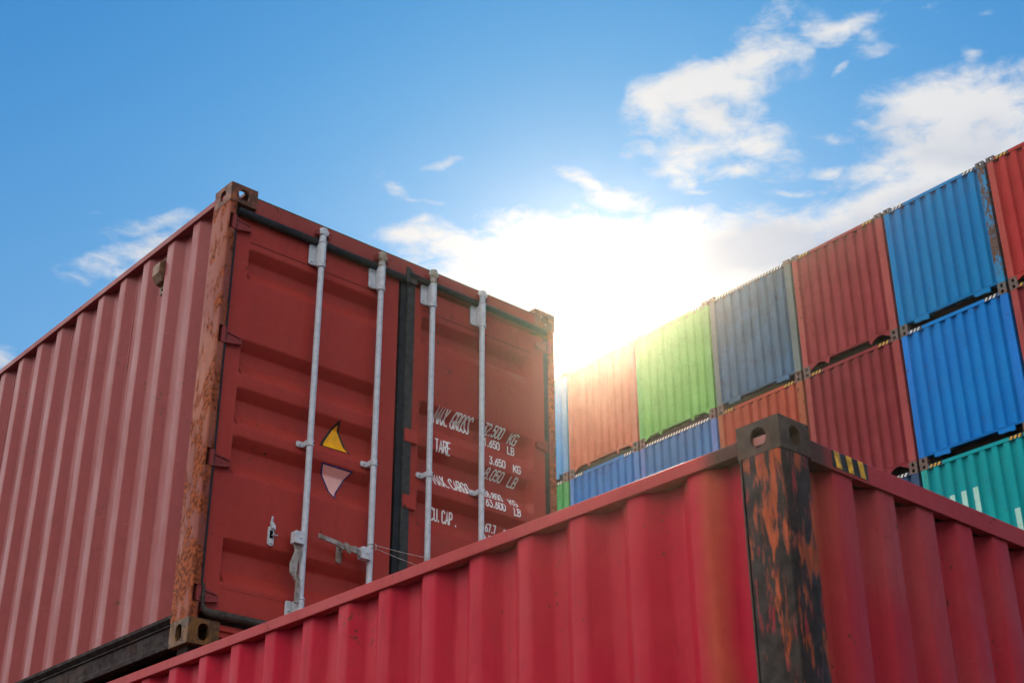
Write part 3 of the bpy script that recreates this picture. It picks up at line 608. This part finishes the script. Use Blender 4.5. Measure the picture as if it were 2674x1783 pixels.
MB().box(1.252, 1.345, .002, YD, 1.380, 1.46).build('seal_clamp', M['a_door'], DR, bevel=.003)
MB().box(1.204, 1.250, .020, .110, .18, 2.415).build('door_seal', M['rubber'], DR, label='black rubber seal in the gap between the two leaves')
# seals round the leaves
s1 = MB().tube([(.058, .004, 2.424), (.63, .002, 2.424), (1.215, .004, 2.424)], .0215, 14); s1.build('door_seal', M['rubber'], DL, smooth=60)
s2 = MB().tube([(1.245, -.006, 2.452), (1.75, -.004, 2.450), (WA - .07, .004, 2.446)], .0200, 14); s2.build('door_seal', M['rubber'], DR, smooth=60)
MB().prism([(1.222, 2.40), (1.300, 2.40), (1.300, 2.452), (1.245, 2.50), (1.222, 2.505)], 1, -.014, .004).build('seal_corner', M['flap'], DR, bevel=.003)
MB().box(.053, .064, .010, .04, .20, 2.405).build('edge_seal', M['rubber'], DL)
MB().box(WA - .064, WA - .053, .010, .04, .20, 2.405).build('edge_seal', M['rubber'], DR)
s3 = MB().tube([(.066, .006, .30), (.068, .004, .20), (.078, .0, .172), (.10, -.004, .158), (.6, -.006, .152), (1.2, -.004, .150)], [.008, .010, .016, .022, .024, .024], 14); s3.build('bottom_seal', M['rubberb'], DL, smooth=60)
s3 = MB().tube([(1.245, -.004, .150), (1.8, -.006, .152), (WA - .1, -.004, .158)], .024, 14); s3.build('bottom_seal', M['rubberb'], DR, smooth=60)
# ventilator on the side wall
vb = MB(); vy0, vy1 = .742, .826
vb.prism([(.058, 2.455), (.052, 2.455), (.030, 2.430), (.012, 2.415), (-.012, 2.400), (-.012, 2.330), (.018, 2.285), (.056, 2.275)][::-1], 1, vy0, vy1)
vb.box(.046, .053, vy0 + .012, vy1 - .002, 2.225, 2.47)
vb.build('ventilator', M['tan'], A, bevel=.005, label='tan ventilator cover under the top rail')
MB().tube([(.046, .79, 2.25), (.042, .79, 2.25)], .007, 10).build('vent_screw', M['black'], A)

# tie wire between two locking bars
tw = MB(); mA = A.matrix_world
def wp(x, y, z): return tuple(mA @ Vector((x, y, z)))
for zc in (.679, .700):
    tw.tube([wp(BX[1] + .0195 * math.cos(t * math.pi / 7), -.024 + .0195 * math.sin(t * math.pi / 7), zc) for t in range(15)], .0018, 6)
tw.tube([wp(BX[1] + .022, -.040, .705), wp(BX[1] + .026, -.042, .69), wp(BX[1] + .022, -.040, .672)], .0030, 6)
for z0, z1, sag in ((.699, .705, .004), (.681, .640, .004)):
    tw.tube([wp(BX[1] + .02 + (BX[2] - BX[1] - .01) * t / 8, -.042, z0 + (z1 - z0) * t / 8 - sag * math.sin(t * math.pi / 8)) for t in range(9)], .0020, 6)
tw.tube([wp(BX[2] + .0195 * math.cos(t * math.pi / 7), -.024 + .0195 * math.sin(t * math.pi / 7), .69) for t in range(15)], .0018, 6)
tag(tw.build('tie_wire', M['wire']), 'thin pale wire stretched between two locking bars of the brick red doors', 'wire')

# ============================================================ crimson container in front
B = empty('shipping_container', 'crimson container closest to the camera, with a blackened rusty corner post and casting', 'shipping container', 'stacked shipping containers',
          frame((.82071, 4.03382, 1.806 - 2.896), .73643))
HB, WB, LB = 2.896, 2.438, 12.192
build_shell(B, WB, LB, HB, (M['b_side'], M['roof'], M['dark_rail']), None, None)
wall('y', .012, 1, corr(.15, LB - .17, .310 - .2755, .2755, .077, .062, .048), .165, HB - .088, nz=44, dent=.010, seed=3.3, rnd=.012).build('side_wall', M['b_side'], B, smooth=60)
wall('x', .010, 1, corr(.135, WB - .13, .274, .235, .104, .020, .056), .165, HB - .112, nz=30, dent=.004, seed=7.7, rnd=.007).build('end_wall', M['b_end'], B, smooth=35)
MB().prism([(-.001, HB - .092), (.05, HB - .092), (.05, HB - .043), (.003, HB - .043), (-.001, HB - .047)], 1, .167, LB - .178).build('top_rail', M['b_rail_side'], B, bevel=.003, label='side top rail, blackened at the casting end')
MB().prism([(-.001, HB - .117), (.006, HB - .117), (.006, HB - .108), (.05, HB - .108), (.05, HB - .0435), (.003, HB - .0435), (-.001, HB - .047)], 0, .152, WB - .178).build('top_rail', M['b_rail_end'], B, bevel=.002, label='end top rail, blackened beside the casting')
MB().box(0, .05, .178, LB - .178, .02, .166).build('bottom_rail', M['dark_rail'], B)
MB().box(.178, WB - .178, 0, .05, .02, .166).build('bottom_rail', M['dark_rail'], B)
for x0 in (0, WB - .15):
    X = (lambda x: x) if x0 == 0 else (lambda x: WB - x)
    MB().prism([(X(.0), .016), (X(.004), .005), (X(.016), .0), (X(.136), .0), (X(.142), .006), (X(.142), .05), (X(.05), .05), (X(.05), .155), (X(.006), .155), (X(.0), .149)], 2, .118, HB - .11).build('corner_post', M['b_post'], B, bevel=.002, smooth=50, label='blackened corner post with torn strips of orange paint' if x0 == 0 else None)
    for z0 in (0, HB - .110):
        mb = MB(); xa = 0 if x0 == 0 else WB - .152
        casting(mb, xa - .001, xa + .151, -.003, .166, z0, z0 + .110, {'-y': (.026, .034), ('-x' if x0 == 0 else '+x'): (.030, .034), ('+z' if z0 else '-z'): (.017, .036)}, t=.030)
        mb.build('corner_casting', M['b_cast'], B, bevel=.009)
# dark caulk line between post and wall
MB().box(-.0005, .012, .1553, .1615, .17, HB - .105).build('sealant_line', M['b_black'], B)
def hatch(mb, poly, y): mb.face([(x, y, z) for x, z in poly])
hz = MB(); hk = MB().face([(.262, -.0030, HB - .108), (.455, -.0030, HB - .108), (.455, -.0030, HB - .050), (.262, -.0030, HB - .050)])
for k in range(3): a = .272 + k * .064; hatch(hz, [(a, HB - .051), (a + .030, HB - .051), (a + .040, HB - .107), (a + .010, HB - .107)], -.0045)
hk.build('hazard_backing', M['hz_black'], B); hz.build('hazard_stripes', M['hz_yellow'], B, label='worn black and yellow hazard stripes')
# the door container rests on stacking pieces set on this roof
inv = B.matrix_world.inverted()

# one more container in the same row carries the far end of the upper one
def copy_tree(o, parent=None):
    c = o.copy(); COL.objects.link(c); c.parent = parent
    if parent is not None: c.matrix_parent_inverse = o.matrix_parent_inverse.copy()
    for ch in list(o.children):
        copy_tree(ch, c)
    return c
bpy.context.view_layer.update()
B2 = copy_tree(B); B2.matrix_world = B.matrix_world @ Matrix.Translation((0, 12.30, 0)); B2['label'] = 'crimson container behind the nearest one, under the far end of the brick red container'

# ============================================================ far wall of stacked containers
CP, CH, CW = 2.503678, 2.892816, 2.438
CM = frame((1.40306, 33.27243, 16.10681), -.87323)
def slotmesh(mb, name, bevel=0, smooth=False):
    me = mb.mesh(name, smooth); me.materials.append(None); return (me, bevel)
H = CH
PR = {}
PR['end_wall'] = slotmesh(wall('x', .010, 1, corr(.13, CW - .115, .278, .2545, .112, .030, .060), .185, H - .110, nz=6, dent=.004, rnd=.004), 'end_wall', 0, 30)
PR['side_wall_a'] = slotmesh(wall('y', .012, 1, corr(.17, 12.0, .3, .278, .072, .068, .036), .165, H - .09), 'side_wall', 0)
PR['side_wall_b'] = slotmesh(wall('y', CW - .012, -1, corr(.17, 12.0, .3, .278, .072, .068, .036), .165, H - .09), 'side_wall', 0)
PR['roof'] = slotmesh(MB().box(.012, CW - .012, .06, 12.1, H - .08, H - .05), 'roof')
PR['floor'] = slotmesh(MB().box(.02, CW - .02, .06, 12.1, .15, .18), 'floor')
PR['back_wall'] = slotmesh(wall('x', 12.18, -1, corr(.1, CW - .1, .278, .2545, .114, .020, .042), .165, H - .09), 'back_wall')
PR['post_l'] = slotmesh(MB().box(0, .137, 0, .16, .134, H - .117), 'corner_post', .006)
PR['post_r'] = slotmesh(MB().box(CW - .165, CW, 0, .16, .134, H - .117), 'corner_post', .006)
PR['top_rail'] = slotmesh(MB().prism([(.0, H - .120), (.03, H - .120), (.03, H - .046), (.0, H - .046)], 0, .1785, CW - .1785), 'top_rail', .003)
PR['side_rail_l'] = slotmesh(MB().box(0, .04, .16, 12.1, H - .1, H - .046), 'side_rail'); PR['side_rail_r'] = slotmesh(MB().box(CW - .04, CW, .16, 12.1, H - .1, H - .046), 'side_rail')
PR['sill'] = slotmesh(MB().prism([(.012, .190), (-.002, .184), (-.002, .172), (.008, .168), (.008, .142), (.06, .142), (.06, .190)], 0, .137, CW - .165), 'bottom_rail', .002)
def tabs_a():
    out = []
    for x0, x1, f in ((.345, .700, 1), (1.745, 2.105, -1)):
        m = MB(); out.append(m)
        p = [(x0, .1415), (x1, .1415), (x1, .052), (x1 - .06, .046), (x1 - .14, .064), (x0 + .08, .058), (x0 + .02, .072), (x0, .070)]
        m.prism(p, 1, .006, .03)
    return out
def tabs_b():
    out = []
    for p in ([(.435, .1415), (.715, .1415), (.680, .030), (.655, .018), (.615, .050), (.56, .105)][::1], [(1.735, .1415), (1.97, .1415), (1.86, .090), (1.80, .030), (1.765, .022), (1.745, .05)]):
        out.append(MB().prism(p, 1, .006, .03))
    out += [MB().prism([(.178, .1415), (.42, .1415), (.178, .03)], 1, .006, .03), MB().prism([(CW - .178, .1415), (CW - .40, .1415), (CW - .178, .03)], 1, .006, .03)]; return out
def tabs_c():
    out = [MB().prism([(c - .06, .1415), (c + .06, .1415), (c + .03, .055), (c - .03, .055)], 1, .006, .03) for c in (.70, 1.74)]
    out += [MB().prism([(.178, .1415), (.36, .1415), (.178, .03)], 1, .006, .03), MB().prism([(CW - .178, .1415), (CW - .36, .1415), (CW - .178, .03)], 1, .006, .03)]; return out
for key, fn in (('a', tabs_a), ('b', tabs_b), ('c', tabs_c)):
    for i, m_ in enumerate(fn()): PR['tabs_%s%d' % (key, i)] = slotmesh(m_, 'sill_bracket', .003)
PR['tunnel'] = slotmesh(MB().box(.18, CW - .18, .12, .40, .0, .140), 'sill_gap_shade')  # near-black box colours in the shade of the gap under the sill
for nm, x0 in (('l', 0), ('r', CW - .178)):
    for tb, z0 in (('t', H - .118), ('b', 0)):
        m = MB(); casting(m, x0 - .001, x0 + .179, -.003, .163, z0 + .002, z0 + (.116 if tb == 't' else .132), {'-y': (.034, .034) if tb == 't' else (.026, .036), '-x' if nm == 'l' else '+x': (.03, .034), '+z' if tb == 't' else '-z': (.032, .055)}, t=.02)
        PR['cast_' + nm + tb] = slotmesh(m, 'corner_casting', .006)
def stripes(segs, pitch=.088, w=.044):
    a = MB(); b = MB()
    for x0, x1 in segs:
        a.face([(x0, -.0018, H - .112), (x1, -.0018, H - .112), (x1, -.0018, H - .050), (x0, -.0018, H - .050)])
        x = x0 + .004
        while x + w + .045 < x1 + .02: b.face([(x, -.0034, H - .111), (x + w, -.0034, H - .111), (x + w + .040, -.0034, H - .051), (x + .040, -.0034, H - .051)]); x += pitch
    return a, b
for key, seg in (('full', (.20, CW - .20)), ('right', (1.94, CW - .20)), ('left', (.20, .50))):
    a, b = stripes([seg]); PR['hzk_' + key] = slotmesh(a, 'hazard_backing'); PR['hz_' + key] = slotmesh(b, 'hazard_stripes')

def cp_(name, col, **k):
    kw = dict(streak=.35, dirt=.18, rust=.07, rough=.55, fade=.35, wave=.5, spec=.06, chips=.4); kw.update(k); return paint(name, col, **kw)
PAL = {
 'red':    (cp_('far red paint', (.24, .026, .034)), cp_('far red worn frame paint', (.30, .055, .052), rust=.45, dirt=.4)),
 'maroon': (cp_('far maroon paint', (.20, .022, .030)), cp_('far maroon worn frame paint', (.28, .05, .05), rust=.45, dirt=.4)),
 'scarlet':(cp_('far bright red paint', (.34, .026, .026)), cp_('far bright red frame paint', (.34, .055, .045), rust=.4, dirt=.4)),
 'orange': (cp_('far orange red paint', (.34, .055, .030), streak=.5), cp_('far orange red frame paint', (.30, .08, .04), rust=.5, dirt=.5)),
 'salmon': (cp_('far coral red paint', (.50, .12, .065)), cp_('far coral frame paint', (.44, .12, .07), rust=.3)),
 'azure':  (cp_('far azure paint', (.001, .17, .42), alt=(.002, .20, .44)), cp_('far azure rusted post paint', (.02, .20, .40), rust=.78, dirt=.5, rustc=(.17, .10, .07))),
 'blue':   (cp_('far royal blue paint', (.001, .165, .50), alt=(.002, .20, .54)), cp_('far royal blue frame paint', (.01, .15, .48), rust=.30, dirt=.3)),
 'navy':   (cp_('far navy paint', (.02, .06, .14)), cp_('far navy frame paint', (.03, .06, .12), rust=.3)),
 'slate':  (cp_('far slate blue paint', (.055, .115, .17), alt=(.06, .16, .28), streak=.6, dirt=.4), cp_('far slate frame paint', (.13, .16, .15), rust=.25, dirt=.4)),
 'green':  (cp_('far leaf green paint', (.16, .42, .09)), cp_('far leaf green frame paint', (.14, .36, .09), rust=.2)),
 'dgreen': (cp_('far dark green paint', (.05, .30, .08)), cp_('far dark green frame paint', (.06, .28, .08), rust=.2)),
 'lblue':  (cp_('far light blue paint', (.06, .27, .52)), cp_('far light blue frame paint', (.10, .26, .42), rust=.3)),
 'mblue':  (cp_('far middle blue paint', (.015, .15, .38)), cp_('far middle blue frame paint', (.06, .18, .40), rust=.35, dirt=.4)),
 'pblue':  (cp_('far violet blue paint', (.040, .140, .30)), cp_('far violet blue frame paint', (.10, .16, .36), rust=.35, dirt=.4)),
 'teal':   (cp_('far teal paint', (.002, .26, .29), alt=(.003, .31, .30)), cp_('far teal frame paint', (.02, .30, .27), rust=.30, dirt=.3)),
}
CASTM = paint('far brown corner casting', (.11, .06, .045), alt=(.08, .05, .045), rust=.6, dirt=.5)
CASTG = paint('far grey corner casting', (.07, .07, .065), alt=(.10, .07, .05), rust=.5, dirt=.4)
def part(root, key, mat, mats=None, name=None, label=None):
    me, bv = PR[key]; o = bpy.data.objects.new(name or me.name.split('.')[0], me); COL.objects.link(o); o.parent = root
    o.material_slots[0].link = 'OBJECT'; o.material_slots[0].material = mat
    if bv: b = o.modifiers.new('bevel', 'BEVEL'); b.width = bv; b.segments = 1; b.limit_method = 'ANGLE'
    if label: o['label'] = label
    return o
ROOFM = M['roof']
def far_container(c, r, pal, tabs, hzk, hzc, label, dx=0, zs=1.0, cast=None, hidden=False):
    Mx = CM @ Matrix.Translation((c * CP + .035 + dx, 0, -(r + 1) * CH + (CH * (1 - zs) if zs != 1 else 0)))
    root = empty('shipping_container', label, 'shipping container', 'far wall of stacked containers', Mx)
    if zs != 1: root.scale = (1, 1, zs)
    body, fr = PAL[pal]; cm = cast or CASTM
    part(root, 'end_wall', body)
    if r == 0 or hidden or c in (-2,): part(root, 'roof', ROOFM)
    part(root, 'side_wall_a', body, name='side_wall'); part(root, 'side_wall_b', body, name='side_wall'); part(root, 'back_wall', body)
    part(root, 'post_l', fr if pal != 'azure' else PAL['azure'][0]); part(root, 'post_r', fr)
    part(root, 'top_rail', body if pal != 'azure' else fr if False else body); part(root, 'side_rail_l', body); part(root, 'side_rail_r', body); part(root, 'sill', body)
    for k in [k for k in PR if k.startswith('tabs_' + tabs)]: part(root, k, body)
    part(root, 'tunnel', M['black'])
    for k in ('lt', 'rt', 'lb', 'rb'): part(root, 'cast_' + k, cm)
    for k in (('left', 'right') if hzk == 'ends' else (hzk,) if hzk else ()):
        bk = part(root, 'hzk_' + k, M['hz_black']); st = part(bk, 'hz_' + k, M['hz_yellow' if hzc == 'y' else 'hz_white'])
    return root
far_container(-1, 0, 'lblue', 'a', 'right', 'w', 'light blue container in the top row, partly hidden behind the brick red door container')
far_container(0, 0, 'salmon', 'c', None, None, 'pale coral red container in the top row, between light blue and leaf green ones')
far_container(1, 0, 'green', 'c', 'right', 'w', 'light leaf green container in the top row of the far wall')
far_container(2, 0, 'slate', 'a', 'full', 'w', 'weathered slate blue container, pale hazard stripes all along its top rail')
far_container(3, 0, 'red', 'b', 'ends', 'y', 'dusty red container in the top row between the slate blue and the azure containers')
AZ = far_container(4, 0, 'azure', 'a', 'ends', 'w', 'azure blue container in the top row with a rust patched right post', cast=CASTG)
far_container(5, 0, 'scarlet', 'b', 'ends', 'y', 'bright red container at the right end of the top row')
far_container(-1, 1, 'dgreen', 'c', 'right', 'w', 'dark green container in the second row under the light blue one')
far_container(0, 1, 'mblue', 'c', 'ends', 'w', 'middle blue container in the second row under the pale coral container')
far_container(1, 1, 'pblue', 'c', 'full', 'w', 'violet blue container in the second row under the leaf green container')
far_container(2, 1, 'orange', 'c', 'ends', 'y', 'orange red container in the second row under the slate blue one')
far_container(3, 1, 'maroon', 'b', 'ends', 'y', 'maroon container in the second row, beside the royal blue one')
far_container(4, 1, 'blue', 'a', 'ends', 'w', 'royal blue container in the second row above the teal container')
far_container(5, 1, 'red', 'b', 'ends', 'y', 'dark red container cut off by the right edge in the second row')
far_container(2, 2, 'pblue', 'c', None, None, 'violet blue container in the third row, hidden behind the near crimson corner')
far_container(3, 2, 'navy', 'c', 'right', 'w', 'dark navy container in the third row, its top corner showing beside the teal one')
TE = far_container(4, 2, 'teal', 'a', 'ends', 'y', 'teal container in the third row with pale remnants of painted letters')
far_container(5, 2, 'maroon', 'b', None, None, 'maroon container in the third row just right of the teal one')
hid = ['mblue', 'red', 'maroon', 'green', 'slate', 'orange', 'teal']
for c in range(-1, 6):
    for r in range(2, 6):
        if r == 2 and c >= 2: continue
        zs = 1.0
        far_container(c, r, hid[(c * 3 + r * 5) % 7], 'b', None, None, 'container in the hidden lower rows that carry the far wall', zs=.948 if r == 5 else 1.0)
# pale remnants of letters painted over the teal ribs
PT = paint('pale letter remnants', (.30, .52, .44), dirt=.1, rust=0, streak=.2)
zt = -6.555 + 3 * CH
for x0, x1, zt_, zb_ in ((10.552, 10.664, zt - .01, zt - .62), (10.806, 10.918, zt, zt - .62), (11.060, 11.172, zt, zt - .50), (11.824, 11.934, zt - .63, zt - 1.3)):
    ox = 4 * CP + .035; k = round((x0 - ox - .278) / .2545); xa = .278 + k * .2545 + .002
    MB().face([(xa, .0068, zb_), (xa + .110, .0068, zb_), (xa + .110, .0068, zt_), (xa, .0068, zt_)]).build('letter_remnant', PT, TE)
# the empties are placed by matrix: make sure children follow
bpy.context.view_layer.update()
# stacking pieces under the door container
for i, (x, y) in enumerate(((.09, .09), (WA - .09, .09))):
    p = A.matrix_world @ Vector((x, y, 0)); m = MB()
    m.box(-.06, .06, -.05, .05, -.046, -.0035); m.tube([(0, 0, -.004), (0, 0, .008), (0, 0, .02)], [.03, .03, .018], 10)
    o = m.build('stacking_cone', M['dark_rail'], None, bevel=.004); o.matrix_world = Matrix.Translation(p) @ Matrix.Rotation(.7257, 4, 'Z')
    tag(o, ('dark stacking cone under the near left casting of the brick red container', 'dark stacking cone hidden under the right casting of the brick red container')[i], 'stacking cone', 'stacking cones')

# ------------------------------------------------------------ bright hazy air, backlit by the low sun
hm = bpy.data.materials.new('hazy air'); hm.use_nodes = True; ht = hm.node_tree; ht.nodes.clear()
pv = ht.nodes.new('ShaderNodeVolumePrincipled'); mo = ht.nodes.new('ShaderNodeOutputMaterial'); ht.links.new(pv.outputs[0], mo.inputs['Volume'])
pv.inputs['Color'].default_value = (1.0, .86, .62, 1); pv.inputs['Density'].default_value = HAZE; pv.inputs['Anisotropy'].default_value = .93
hb = MB().box(-45, 60, -25, 75, GZ - 1, 16.7).build('haze', hm); tag(hb, None, None, kind='stuff')
